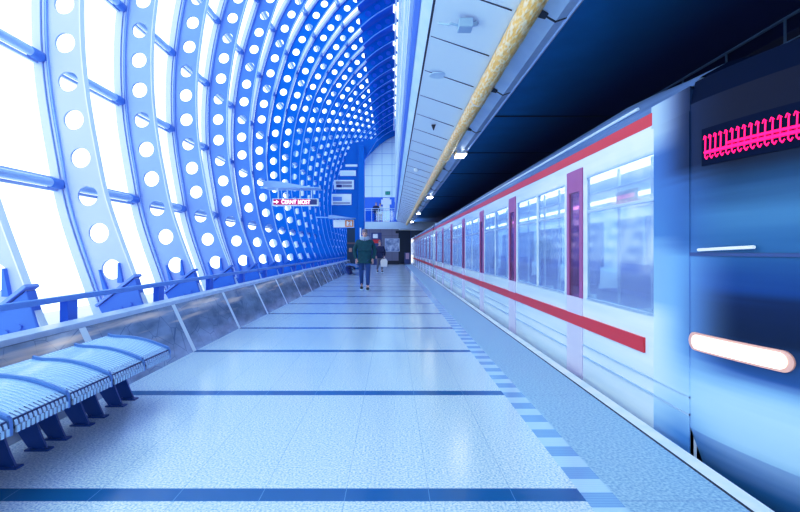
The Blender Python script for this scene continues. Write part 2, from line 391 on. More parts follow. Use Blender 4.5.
def lerp(a,b,t): return tuple(a[i]+(b[i]-a[i])*t for i in range(3))
def rib_glare_colour(k):  # glare from the glazing painted in: nearer ribs get paler blue
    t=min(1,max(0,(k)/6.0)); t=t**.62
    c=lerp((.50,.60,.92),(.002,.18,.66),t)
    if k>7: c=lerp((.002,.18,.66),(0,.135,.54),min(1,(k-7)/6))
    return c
def rib_edge(k):  # inner flange colour, also paled nearby for glare
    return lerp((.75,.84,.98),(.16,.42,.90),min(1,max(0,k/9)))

root=thing('arch_rib','','steel arch',(0,RIBY[0],0),'perforated blue arch ribs')
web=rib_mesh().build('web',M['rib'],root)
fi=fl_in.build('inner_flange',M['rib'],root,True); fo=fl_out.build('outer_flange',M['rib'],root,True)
# foot bracket
ft=MB(); sft=S1-.30
a0=at(0,-.22);a1=at(0,.24);b1=at(sft-.06,.27);b0=at(sft+.10,-.25)
ft.prism([(a0.x,a0.y),(b0.x,b0.y),(b1.x,b1.y),(a1.x,a1.y)],-.07,.05)
foot=ft.build('foot_bracket',M['rib'],root,bevel=.01)
cp=MB(); c0=at(sft+.15,-.27);c1=at(sft-.03,.29)
d=(c0-c1).normalized(); nn=Vector((-d.y,d.x))*.032
cp.prism([(c0.x,c0.y),(c1.x,c1.y),(c1.x-nn.x,c1.y-nn.y),(c0.x-nn.x,c0.y-nn.y)],-.10,.07)
cap=cp.build('foot_cap',M['rib'],root,bevel=.006)
for sg in (-1,1):
    g=MB(); p0=at(sft+.08-sg*.06+.02,sg*.10+.02); p1=at(sft+.34,sg*.12); p2=at(sft+.30,sg*.12)
    g.prism([(p0.x-.03,p0.y-.05),(p0.x+.03,p0.y-.05),(p1.x+.006,p1.y),(p1.x-.006,p1.y)],-.06,-.012)
    g.build('gusset',M['rib'],root)
for q in (-.10,0.02,.12):
    p=at(.12,q); MB().tube((p.x,-.09,p.y),(p.x,-.06,p.y),.022,6).build('foot_bolt',M['rib'],root)
be=MB(); p=at(TOTAL-.02,0); be.box((p.x-.05,-.16,p.y-.30),(p.x+.035,.16,p.y+.20)); be.build('end_bearing',M['pale'],root,bevel=.01)
ribs=[root]+[dup(root,(0,y,0)) for y in RIBY[1:]]
ORD=['second','third','fourth','fifth','sixth','seventh','eighth','ninth','tenth','eleventh','twelfth','thirteenth','fourteenth','fifteenth','sixteenth','seventeenth','eighteenth','nineteenth','twentieth','twenty-first']
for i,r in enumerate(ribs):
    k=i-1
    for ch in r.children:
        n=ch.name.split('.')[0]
        cc=rib_glare_colour(k)
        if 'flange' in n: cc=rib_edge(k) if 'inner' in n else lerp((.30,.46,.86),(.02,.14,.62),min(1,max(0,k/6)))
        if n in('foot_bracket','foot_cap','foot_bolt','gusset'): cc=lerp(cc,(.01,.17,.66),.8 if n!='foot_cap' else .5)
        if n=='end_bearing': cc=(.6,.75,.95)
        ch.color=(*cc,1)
    if i==0: r['label']='nearest blue perforated arch rib, its foot cut by the left edge of the photo'
    elif i==21: r['label']='farthest perforated blue arch rib, against the pale tiled end wall'
    elif i==1: r['label']='pale blue perforated arch rib, second from the camera, nearest with whole foot showing'
    else: r['label']='perforated %s blue arch rib, %s in the row counted from the camera'%('pale' if i<5 else 'bright',ORD[i-1])

# purlins
def purlin(i,s):
    r=thing('purlin','','purlin',(0,RIBY[0],0),'horizontal purlins across the glazed vault')
    y0=-1.75; y1=RIBY[-1]-RIBY[0]+.4
    s+=.19+.11*min(1,i); p=at(s,.278); q=at(s+.075,.335); w=at(s-.055,.335)
    MB().tube((p.x,y0,p.y),(p.x,y1,p.y),.050,14).build('tube',M['purlin'],r,True)
    b=MB()
    for e in (q,w): b.box((e.x-.018,y0,e.y-.018),(e.x+.018,y1,e.y+.018))
    b.build('glazing_channels',M['mull'],r)
    cm=MB(); cm.tube((p.x,-.20,p.y),(p.x,.05,p.y),.061,14); cm.ball((p.x,-.20,p.y),.061,(1,.5,1),14); 
    c0=cm.build('clamp',M['clamp'],r,True)
    for k,y in enumerate(RIBY[1:]):
        c=c0.copy(); col.objects.link(c); c.location=(0,y-RIBY[0],0)
    return r
PORD=['lowest','second lowest','third lowest','fourth lowest','fifth from the bottom','sixth from the bottom','seventh from the bottom','highest']
for i,s in enumerate(PURL):
    r=purlin(i,s); r['label']='%s horizontal pale tube purlin clamped behind the arch ribs'%(PORD[i] if i<len(PURL)-1 else 'highest')
print('purlins',len(PURL),'holes',len(HOLES),'solid',SOLID,'total',TOTAL)

# glazed bays (structure): glass sheet + frame bar beside each rib
gn=60; gs=[SOLID*i/gn for i in range(gn+1)]
bay_y=[RIBY[0]-MOD]+RIBY
gm=fm=None
for i,y in enumerate(bay_y):
    if i==0:
        g=MB(); q=[at(s,.36) for s in gs]; g.strip([(p.x,.03,p.y) for p in q],[(p.x,MOD-.03,p.y) for p in q])
        o=g.build('window_1',M['glass'],None,True); gm=o.data
        f=MB()
        for (ta,tb,ya,yb) in ((.27,.37,-.045,.045),(.235,.262,-.02,.02)):
            a=[at(s,ta) for s in gs]; b=[at(s,tb) for s in gs]
            for qq in (a,b): f.strip([(p.x,ya,p.y) for p in qq],[(p.x,yb,p.y) for p in qq])
            for yy in (ya,yb): f.strip([(p.x,yy,p.y) for p in a],[(p.x,yy,p.y) for p in b])
        fr=f.build('window_frame',M['mull'],o,True); fm=fr.data
    else:
        o=bpy.data.objects.new('window_%d'%(i+1),gm); col.objects.link(o)
        fr=bpy.data.objects.new('window_frame',fm); col.objects.link(fr); fr.parent=o
    o.location=(0,y,0); struct(o)
# solid roof strip above the last purlin
ro=MB(); ns=24; sl=[SOLID+(TOTAL+0-SOLID)*i/ns for i in range(ns+1)]
q=[at(s,.30) for s in sl]; q2=[at(s,.38) for s in sl]
ro.strip([(p.x,-8,p.y) for p in q],[(p.x,43,p.y) for p in q]); ro.strip([(p.x,-8,p.y) for p in q2],[(p.x,43,p.y) for p in q2])
struct(ro.build('ceiling_roof_strip',M['blue_deep'],None,True)).name='ceiling_vault'
# foot rail
r=thing('foot_rail','flat blue rail running between the feet of the arch ribs above the stone ledge','rail',(-2.91,RIBY[0],.745))
MB().box((-.03,-1.7,0),(.03,30.6-RIBY[0],.05)).build('rail_bar',M['rail_blue'],r,bevel=.008)
pm=MB().box((-.05,.26,-.26),(.02,.40,0)); p0=pm.build('rail_post',M['blue_mid'],r)
for y in RIBY[1:15]:
    c=p0.copy(); col.objects.link(c); c.location=(0,y-RIBY[0],0)

# ------------------------------------------------------------------ floor and low wall
YB=-2.2; YE=42.0
struct(MB().box((-2.37,YB,-.3),(1.66,YE+.3,0)).build('floor',M['floor']))
struct(MB().box((1.66,YB,-.3),(1.752,YE+6,0.002)).build('trim_1',M['kerb']))
struct(MB().box((1.645,YB,-.02),(1.66,YE,0.001)).build('trim_2',M['dark']))
struct(MB().prism([(1.752,-1.25),(1.70,-1.25),(1.70,-.3),(1.752,-.3)],YB,YE+6).build('trim_3',M['tunnel_wall']))
wl=MB().prism([(-2.343,0),(-2.60,.545),(-2.625,.57),(-2.74,.57),(-2.74,-.2),(-2.343,-.2)],YB,YE)
wl=struct(wl.build('wall_left',M['granite']))
struct(MB().prism([(-2.598,.548),(-2.60,.596),(-2.76,.60),(-2.76,.548)],YB,YE).build('trim_4',M['ledge'],bevel=.006))
struct(MB().box((-4.2,YB,-.2),(-2.74,YE,.44)).build('trim_5',M['ledge']))
jm=None
for i in range(23):
    y=2.45+MOD*i
    if y>YE-.3: break
    if jm is None:
        o=MB().prism([(-2.341,0),(-2.598,.548),(-2.62,.55),(-2.36,0)],-.045,.045).build('joint_strip',M['joint']); jm=o.data; o.parent=wl
    else:
        o=bpy.data.objects.new('joint_strip',jm); col.objects.link(o); o.parent=wl
    o.location=(0,y,0)
# track bed and tunnel
struct(MB().box((1.7,YB,-1.45),(5.4,60,-1.25)).build('floor_track',M['tunnel_wall']))
struct(MB().box((5.2,YB,-1.3),(5.4,60,5.0)).build('wall_right',M['tunnel_wall']))
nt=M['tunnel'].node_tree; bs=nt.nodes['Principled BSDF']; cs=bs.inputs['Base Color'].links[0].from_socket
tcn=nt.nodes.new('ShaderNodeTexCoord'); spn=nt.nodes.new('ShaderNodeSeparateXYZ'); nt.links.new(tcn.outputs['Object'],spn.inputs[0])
mrn=nt.nodes.new('ShaderNodeMapRange'); mrn.interpolation_type='SMOOTHSTEP'; mrn.inputs[1].default_value=1.9; mrn.inputs[2].default_value=4.3; nt.links.new(spn.outputs[0],mrn.inputs[0])  # shade toward the far wall is painted into the ceiling colour
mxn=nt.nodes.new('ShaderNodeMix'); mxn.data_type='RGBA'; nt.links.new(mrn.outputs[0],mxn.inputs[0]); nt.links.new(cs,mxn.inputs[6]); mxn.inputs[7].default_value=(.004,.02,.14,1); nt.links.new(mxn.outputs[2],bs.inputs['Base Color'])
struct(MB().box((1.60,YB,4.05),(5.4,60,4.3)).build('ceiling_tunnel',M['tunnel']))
bm_=MB()
for y in (10.6,14.6,18.6,26.6,34.6): bm_.box((1.66,y,4.035),(5.2,y+.06,4.06))
struct(bm_.build('trim_6',M['dark']))
struct(MB().box((1.7,60,-1.3),(5.4,60.2,5)).build('wall_tunnel_end',M['dark']))
# ceiling over platform (right)
struct(MB().prism([(.425,3.63),(1.135,3.393),(1.135,3.45),(.425,3.69)],YB,YE-.02).build('ceiling_platform',M['soffit']))
jj=MB(); y=1.077*.47
yy=2.2*500/240
for i in range(-4,36):
    y=yy+1.077*i
    if y<YE: jj.prism([(.44,3.623),(1.10,3.396),(1.10,3.402),(.44,3.63)],y,y+.014+.001*max(i,0))
struct(jj.build('trim_7',M['dark']))
struct(MB().prism([(.405,3.63),(.43,3.63),(.43,3.70),(.405,3.70)],YB,YE).build('trim_8',M['dark']))
struct(MB().prism([(.30,3.80),(.405,3.66),(.405,3.72),(.30,3.86)],YB,YE).build('ceiling_fascia',M['soffit2']))
struct(MB().prism([(.245,3.84),(.30,3.79),(.30,3.95),(.245,3.95)],YB,YE).build('trim_9',M['blue_mid']))
fw=MB().box((.25,YB,3.9),(1.7,YE,4.06)); struct(fw.build('ceiling_void',M['dark']))
struct(MB().box((.305,YB,3.95),(.42,43,11.6)).build('wall_upper',M['fascia']))
t=MB()
for (x,z,w,h) in ((.20,3.95,.06,.10),(.21,4.45,.05,.05),(.22,5.3,.04,.12),(.22,6.6,.04,.08),(.2,8.6,.06,.2)): t.box((x,YB,z),(x+w,43,z+h))
struct(t.build('trim_10',M['pale']))
# cove beside the tube
struct(MB().prism([(1.33,3.50),(1.36,3.38),(1.50,3.30),(1.62,3.34),(1.66,3.42),(1.66,4.05),(1.33,4.05)],YB,YE).build('ceiling_cove',M['soffit2'],bevel=0))
t=MB()
for i in range(18):
    y=4.6+2.18*i-2.2
    t.prism([(1.345,3.385),(1.50,3.292),(1.62,3.335),(1.50,3.31),(1.36,3.395)],y,y+.025); t.prism([(1.33,3.40),(1.345,3.36),(1.42,3.34),(1.40,3.36)],y-.05,y+.06)
struct(t.build('trim_11',M['dark']))
struct(MB().tube((1.345,YB,3.42),(1.345,YE,3.42),.02,8).tube((1.62,YB,3.345),(1.62,YE,3.345),.022,8).build('trim_12',M['alu'],None,True))
# wrapped duct
foil_r=[n for n in M['foil'].node_tree.nodes if n.type=='VALTORGB'][0].color_ramp; foil_r.elements[0].position=.44; foil_r.elements[1].position=.60
dr=thing('duct_pipe','long round duct wrapped in crinkled yellow foil under the platform ceiling','duct',(1.20,0,3.30))
mb=MB(); NY=260; NA=20; rnd=random.Random(3)
rows=[]
for j in range(NY+1):
    y=YB+(YE-1.5-YB)*j/NY
    rows.append([(.098*math.cos(2*PI*i/NA)*(1+rnd.uniform(-.05,.05)), y, .098*math.sin(2*PI*i/NA)*(1+rnd.uniform(-.05,.05))) for i in range(NA)])
for a,b in zip(rows,rows[1:]): mb.strip(a,b,closed=True)
mb.build('foil_wrap',M['foil'],dr,True)
hm=MB().tube((0,-.02,0),(0,.02,0),.106,20); h0=hm.build('band',M['strap'],dr,True); h0.location=(0,2.6,0)
for i in range(1,10):
    c=h0.copy(); col.objects.link(c); c.location=(0,2.6+4.36*i,0)
# ceiling lamps
lr=thing('ceiling_lamp','nearest glowing oblong lamp in the cove beside the foil duct','lamp',(1.50,10.95,3.29),'lamps in the cove beside the foil duct')
MB().box((-.12,-.24,-.02),(.12,.24,.06)).build('housing',M['white'],lr,bevel=.01)
MB().box((-.10,-.22,-.045),(.10,.22,-.02)).build('diffuser',M['lamp'],lr,bevel=.012)
for lb,y in (('second glowing oblong lamp along the foil duct',19.7),('third glowing lamp along the foil duct, beyond mid platform',28.4),('farthest glowing lamp along the foil duct, near the end wall',37.1)):
    dup(lr,(1.50,y,3.29),lb)
# junction box on the soffit
jb=thing('junction_box','small grey box with curved pipe fixed under the ceiling panel','junction box',(.74,5.0,3.455))
MB().box((-.08,-.08,-.055),(.06,.08,.035)).build('box_body',M['camgrey'],jb,bevel=.008)
MB().path([(-.08,0,-.01),(-.15,-.02,.0),(-.17,.05,.02),(-.26,.10,.06)],.012).build('conduit',M['camgrey'],jb,True)
MB().path([(.06,0,.0),(.10,0,0),(.11,.02,.04)],.02).build('conduit_elbow',M['camgrey'],jb,True)
tag(MB().tube((.765,9.2,3.50),(.765,9.2,3.40),.055,4,r2=.004).build('ceiling_detector',M['blackpl']),'small black pointed detector hanging from the ceiling panels','detector')
pl=MB().tube((.62,6.7,3.535),(.62,6.7,3.545),.12,20); tag(pl.build('round_cover',M['soffit2']),'round flush cover plate in a ceiling panel','cover plate')
dm=MB().ball((.70,14.4,3.51),.07); tag(dm.build('speaker_dome',M['white'],None,True),'small white dome under the far ceiling panels','dome')

# cable tray in the tunnel
ct=thing('cable_tray','slim steel cable rail on hangers high in the dark tunnel above the train','cable tray',(4.7,0,3.95))
MB().box((-.015,YB,-.0),(.015,46,.03)).build('top_rail',M['steel_rail'],ct)
MB().tube((0,YB,-.28),(0,46,-.28),.008,6).build('upper_cable',M['steel_rail'],ct,True)
MB().tube((0,YB,-.34),(0,46,-.34),.010,6).build('lower_cable',M['steel_rail'],ct,True)
hg=MB().box((-.01,-.012,-.36),(.01,.012,0)).box((-.03,-.03,-.37),(.03,.03,-.33)); h0=hg.build('hanger',M['steel_rail'],ct); h0.location=(0,5.98,0)
for i in range(1,30):
    c=h0.copy(); col.objects.link(c); c.location=(0,5.98+1.05*i,0)

# ------------------------------------------------------------------ bench
def seat_profile():
    # (x,z) top surface from aisle edge up to the back, gently bowed
    pts=[]
    for t in [i/12 for i in range(13)]:
        x=-1.80-.46*t; z=.405+.10*t+.028*math.sin(PI*min(1,t*1.05)); pts.append((x,z))
    return [(-1.785,.365),(-1.789,.385)]+pts+[(-2.285,.512)]
SP=seat_profile()
def make_bench(loc,n,label,first=0):
    r=thing('bench',label,'bench',loc)
    sm=MB(); pitch=.385; ns=12; w=pitch/ns
    for k in range(ns):
        a=-pitch/2+k*w+.004; b=a+w-.012
        up=[(x+1.8,z) for x,z in SP]; dn=[(x+1.8,z-.022) for x,z in SP]
        sm.strip([(x,a,z) for x,z in up],[(x,b,z) for x,z in up]); sm.strip([(x,a,z) for x,z in dn],[(x,b,z) for x,z in dn])
        sm.strip([(x,a,z) for x,z in up],[(x,a,z) for x,z in dn]); sm.strip([(x,b,z) for x,z in up],[(x,b,z) for x,z in dn])
        sm.box((up[0][0]-.004,a,up[0][1]-.03),(up[0][0]+.008,b,up[0][1]+.004))
    # continuous skin just under the slats and the bearer
    dn=[(x+1.8,z-.0015) for x,z in SP[3:]]
    sm.strip([(x,-pitch/2,z) for x,z in dn],[(x,pitch/2,z) for x,z in dn],mi=1)
    sm.box((.006,-pitch/2+.004,.352),(.003,pitch/2-.004,.402),2)
    seat0=sm.build('seat',[M['seat_top'],M['seat_gap'],M['seat_dark']],r,True)
    bm2=MB().box((-.47,-.17,.345),(-.10,.17,.385)); bear0=bm2.build('seat_bearer',M['blue_dark'],r)
    ep=MB(); up=[(x+1.8,z+.016) for x,z in SP]; dn=[(x+1.8,z-.038) for x,z in SP]
    ep.prism(up+dn[::-1],-.011,.011); end0=ep.build('divider_plate',M['seat_edge'],r,True)
    # sabre-shaped leg plate
    lg=MB(); L=[];R_=[]
    for i in range(11):
        t=i/10; z=.37*(1-t)
        L.append((-.13-.28*(1-t)**1.8-.11*t**.6*1.0+.0, z)); R_.append((-.19+.0-.03*math.sin(PI*t)-.045*t+ .05*t*t, z))
    L=[(-.37-.15*(1-(1-t)**2.0), .37*t) for t in [i/10 for i in range(11)]]
    R_=[(-.265-.11*(1-(1-t)**1.7), .37*t) for t in [i/10 for i in range(11)]]
    lg.prism(L+R_[::-1],-.008,.008)
    lg.box((-.39,-.03,0),(-.25,.03,.010))
    for q in (-.36,-.28): lg.tube((q,-.018,.01),(q,-.018,.02),.009,6)
    leg0=lg.build('leg',M['leg_blue'],r,True)
    for i in range(n):
        y=-.42*i
        for src,offs in ((seat0,(0,)),(bear0,(0,)),(leg0,(.195,.025)),(end0,(.205,))):
            for oo in offs:
                if i==0 and src.location.length==0 and oo==offs[0] and not src.get('placed'):
                    src.location=(0,oo,0); src['placed']=1; continue
                c=src.copy(); col.objects.link(c); c.location=(0,y+oo,0)
    c=end0.copy(); col.objects.link(c); c.location=(0,-.42*(n-1)-.205,0)
    for o in r.children:
        if 'placed' in o: del o['placed']
    return r
M['seat_top']=mat('seat_slat_steel',(.42,.62,.86),.25,.4)
M['seat_dark']=mat('seat_shadow_gap',(.004,.03,.16),.6)
M['seat_gap']=mat('seat_underlay',(.34,.54,.80),.3,.4)
M['seat_edge']=mat('seat_divider',(.10,.26,.58),.3,.4)
M['leg_blue']=mat('leg_blue',(.005,.06,.36),.4)
make_bench((-1.8,3.82,0),7,'blue bench of joined slatted metal seats along the stone wall, nearest the camera')
make_bench((-1.75,25.6,0),4,'small dark blue bench beside the stone wall far down the platform')

# ------------------------------------------------------------------ end wall
struct(MB().box((-2.3,YE,5.65),(.6,YE+.3,11.6)).build('wall_end_upper',M['tiles']))
struct(MB().box((-2.3,YE,0),(.55,YE+.3,3.0)).build('wall_end_lower',M['low_tiles']))
struct(MB().box((-9,YE+2.6,-.2),(1.7,YE+2.8,11.8)).build('wall_end_back',M['blue_mid']))
struct(MB().box((-2.3,YE-.3,2.95),(3.6,YE+2.6,3.56)).build('floor_balcony',M['slab']))
struct(MB().box((-2.3,YE-.02,0),(.6,YE,.30)).build('baseboard_end',M['blackpl']))
struct(MB().box((.55,YE,-.3),(1.66,YE+2.5,0)).build('floor_end',M['tunnel_wall']))
struct(MB().box((.5,YE+2.4,0),(1.66,YE+2.6,3.0)).build('wall_end_passage',M['dark']))
# balcony interior: white column and doors behind
tag(MB().box((-.80,YE+1.6,3.56),(-.20,YE+2.0,5.75)).box((-.95,YE+1.55,5.20),(-.05,YE+2.05,5.6)).build('balcony_column',M['white']),'white square column standing behind the balcony railing','column')
rl=thing('balcony_railing','steel and glass railing along the balcony at the platform end','railing',(-2.25,YE-.22,3.56))
MB().tube((0,0,1.1),(2.8,0,1.1),.03,8).tube((0,0,.95),(2.8,0,.95),.015,6).build('handrail',M['alu'],rl,True)
po=MB().tube((0,0,0),(0,0,1.1),.025,8); p0=po.build('post',M['alu'],rl,True)
for i in range(1,6):
    c=p0.copy(); col.objects.link(c); c.location=(i*.56,0,0)
MB().box((.02,-.01,.10),(2.78,.01,.90)).build('glass_infill',glassy('railing_glass',(.55,.78,.95),.12),rl)
es=thing('exit_sign','small green exit sign on the pale tiled end wall above the balcony','sign',(-.36,YE-.03,5.98))
MB().box((-.20,-.02,-.14),(.20,.03,.14)).build('sign_face',M['green'],es)
MB().box((-.12,-.026,-.05),(-.02,-.02,.05)).box((.03,-.026,-.05),(.12,-.026+.006,.05)).build('sign_mark',mat('sign_mark',(.05,.5,.42),.5),es)
pb=thing('poster','blue and white picture poster on the lilac wall under the balcony','poster',(.02,YE-.03,1.62))
MB().box((-.62,-.02,-.55),(.62,.02,.55)).build('poster_frame',M['pale'],pb)
MB().box((-.57,-.03,-.50),(.57,-.018,.50)).build('poster_print',M['poster'],pb)
ib=thing('info_board','dark blue upright board with a red band, behind the walking people','board',(-1.25,40.5,0))
MB().box((-.42,-.08,0),(.42,.08,2.6)).build('board_body',M['sign_blue'],ib,bevel=.02)
MB().box((-.34,-.10,1.75),(.30,-.08,2.05)).build('red_band',M['red'],ib)
MB().box((-.30,-.10,2.15),(.10,-.08,2.50)).build('pale_panel',M['white'],ib)
tb=thing('tunnel_sign','small upright sign at the mouth of the dark tunnel','sign',(1.27,41.4,0))
MB().box((-.25,-.03,.05),(.25,.03,1.0)).build('sign_panel',M['sign_blue'],tb)
MB().box((-.14,-.04,.45),(.14,-.03,.95)).build('sign_picture',mat('sign_picture',(.5,.35,.5),.5),tb)
cmr=thing('security_camera','small dark camera on a bracket where the lilac wall meets the tunnel','camera',(.42,41.5,2.7))
MB().box((-.12,-.3,-.12),(.12,.2,.10)).build('camera_body',M['blackpl'],cmr,bevel=.02)
MB().box((-.03,.1,.0),(.03,.52,.1)).build('bracket',M['blackpl'],cmr)

ea=[(365,165),(365,160),(367,157),(372,152),(380,144.5),(388,139),(398,134.5),(398,118),(380,122),(362,130),(350,142),(345,165)]
struct(MB().prism([((a-392)/500*41.6,H-(b-250)/500*41.6) for a,b in ea],41.5,41.7).build('wall_end_arch',M['blue']))
M['notice']=mat('notice_paper',(.55,.35,.30),.6)
# blue service tower left of the tiled wall
TY=30.9
def tx(px): return (px-392)/500*TY
def tz(py): return H-(py-250)/500*TY
tw=thing('stair_tower','bright blue steel stair tower with stacked slot openings left of the tiled wall','tower',(0,TY,0))
prof=[(tx(355),0),(tx(364.5),0),(tx(364.5),tz(160)),(tx(378),tz(138)),(tx(352),tz(143)),(tx(345),tz(160)),(tx(338),tz(180)),(tx(333),tz(205)),(tx(333),tz(228)),(tx(355),tz(228))]
MB().prism(prof,0,.25).build('tower_body',M['blue'],tw)
MB().box((tx(358.8),-.25,0),(tx(364.5),0,tz(146))).build('column',M['blue'],tw,bevel=.03)
def slot(x0,x1,y0,y1,m,inner=None):
    f=MB().box((tx(x0),-.06,tz(y1)),(tx(x1),.0,tz(y0))).build('slot_window',m,tw)
    if inner:
        for (a,b,c,d_,mm) in inner: MB().box((tx(a),-.09,tz(d_)),(tx(b),-.06,tz(c))).build('pane',mm,f)
slot(345.5,357.5,164.5,166.8,M['slotpane'])
slot(340,356,170.5,176,M['slotpane'],[(342,354,171.5,175,M['pale'])])
slot(334,354,180,189.3,M['slotpane'],[(336,352,181.5,184,M['slotgrey']),(336.5,342,185,187.5,M['blue_dark']),(342.5,352,185,187.5,M['slotgrey'])])
slot(331.5,351.5,194,205,M['slotpane'],[(333,342,197,201,M['rail_blue']),(333,350,202.5,203.8,M['slotgrey'])])
MB().box((tx(347),0,0),(tx(355),.06,tz(228))).build('lower_opening',M['teal'],tw)
MB().box((tx(347),-.03,tz(244)),(tx(355),0,tz(242.5))).build('transom',M['brown'],tw)
MB().box((tx(349),-.05,tz(252)),(tx(352),0,tz(248))).build('notice',M['notice'],tw)
MB().box((tx(360),-.29,tz(237)),(tx(361.5),-.25,tz(228))).build('column_plate',M['white'],tw)

# ------------------------------------------------------------------ signs
def canopy_sign(name,label,y,px0,px1,canx0,canx1,cy0,cy1,by0,by1,wallx):
    X=lambda p:(p-392)/500*y; Z=lambda p:H-(p-250)/500*y
    r=thing(name,label,'sign',(X((px0+px1)/2),y,Z(by1))); ox,oz=r.location.x,r.location.z
    cm=MB(); n=14
    top=[];bot=[]
    for i in range(n+1):
        t=i/n; x=X(canx0+(canx1-canx0)*t)-ox; 
        hh=math.sin(PI*min(1,(.12+t*.88))**.55) if t<1 else 0
        top.append((x, Z(cy1)-oz+(Z(cy0)-Z(cy1))*max(.08,hh*(1-.55*t)))); bot.append((x, Z(cy1)-oz))
    for (a,b) in ((top,bot),):
        cm.prism(a+b[::-1],-.30,.35)
    cm.build('canopy',M['canopy'],r,True)
    MB().box((X(px0)-ox,-.09,0),(X(px1)-ox,.09,Z(by0)-oz)).build('sign_case',M['white'],r,bevel=.01)
    w=X(px1)-X(px0); hh=Z(cy1)-Z(by0)
    hgm=MB().tube((0,0,0),(0,0,hh),.02,8); h=hgm.build('hanger',M['alu'],r,True); h.location=(X(px0)-ox+.12*w,0,Z(by0)-oz)
    for f in (.32,.60,.85):
        c=h.copy(); col.objects.link(c); c.location=(X(px0)-ox+f*w,0,Z(by0)-oz)
    MB().tube((X(canx0)-ox+.15,0,Z(cy1)-oz+.05),(wallx-ox,.72,Z(cy1)-oz+.12),.035,10).build('wall_arm',M['rail_blue'],r,True)
    return r,X,Z,ox,oz
M['canopy']=mat('canopy_steel',(.34,.52,.82),.3,.2)
y=RIBY[6]-.85
r,X,Z,ox,oz=canopy_sign('destination_sign','red lit destination sign reading ČERNÝ MOST hanging under a wing canopy',y,273,318.5,266,320.5,181.5,189,198.8,206,-3.80)
MB().box((X(274.3)-ox,-.10,.03),(X(310.5)-ox,-.09,Z(199.6)-oz)).build('red_display',M['sign_red'],r)
MB().box((X(310.5)-ox,-.10,.03),(X(317.4)-ox,-.09,Z(199.6)-oz)).build('navy_display',M['sign_blue'],r)
zc=(.03+Z(199.6)-oz)/2
text_mesh('lettering','ČERNÝ MOST',.15,M['led_white'],r,(X(296.5)-ox,-.106,zc-.008),(PI/2,0,0),sx=.86)
ar=MB(); ax=X(277)-ox
ar.prism([(ax-.07,zc-.012),(ax+.005,zc-.012),(ax+.005,zc-.05),(ax+.07,zc),(ax+.005,zc+.05),(ax+.005,zc+.012),(ax-.07,zc+.012)],-.108,-.10).build('arrow',M['led_white'],r)
y2=24.3
r,X,Z,ox,oz=canopy_sign('platform_sign','small far hanging sign with a figure 2 in an orange frame',y2,333.5,354,329,355.5,215.2,218.6,219.8,227.5,-3.85)
MB().box((X(334)-ox,-.10,.03),(X(345)-ox,-.09,Z(220.3)-oz)).build('white_panel',M['white'],r)
MB().box((X(345.4)-ox,-.10,.03),(X(353.6)-ox,-.09,Z(220.3)-oz)).build('orange_frame',M['orange'],r)
MB().box((X(346.7)-ox,-.105,.08),(X(352.3)-ox,-.10,Z(221.2)-oz)).build('number_panel',M['white'],r)
text_mesh('number','2',.30,M['orange'],r,(X(349.5)-ox,-.112,.19),(PI/2,0,0))

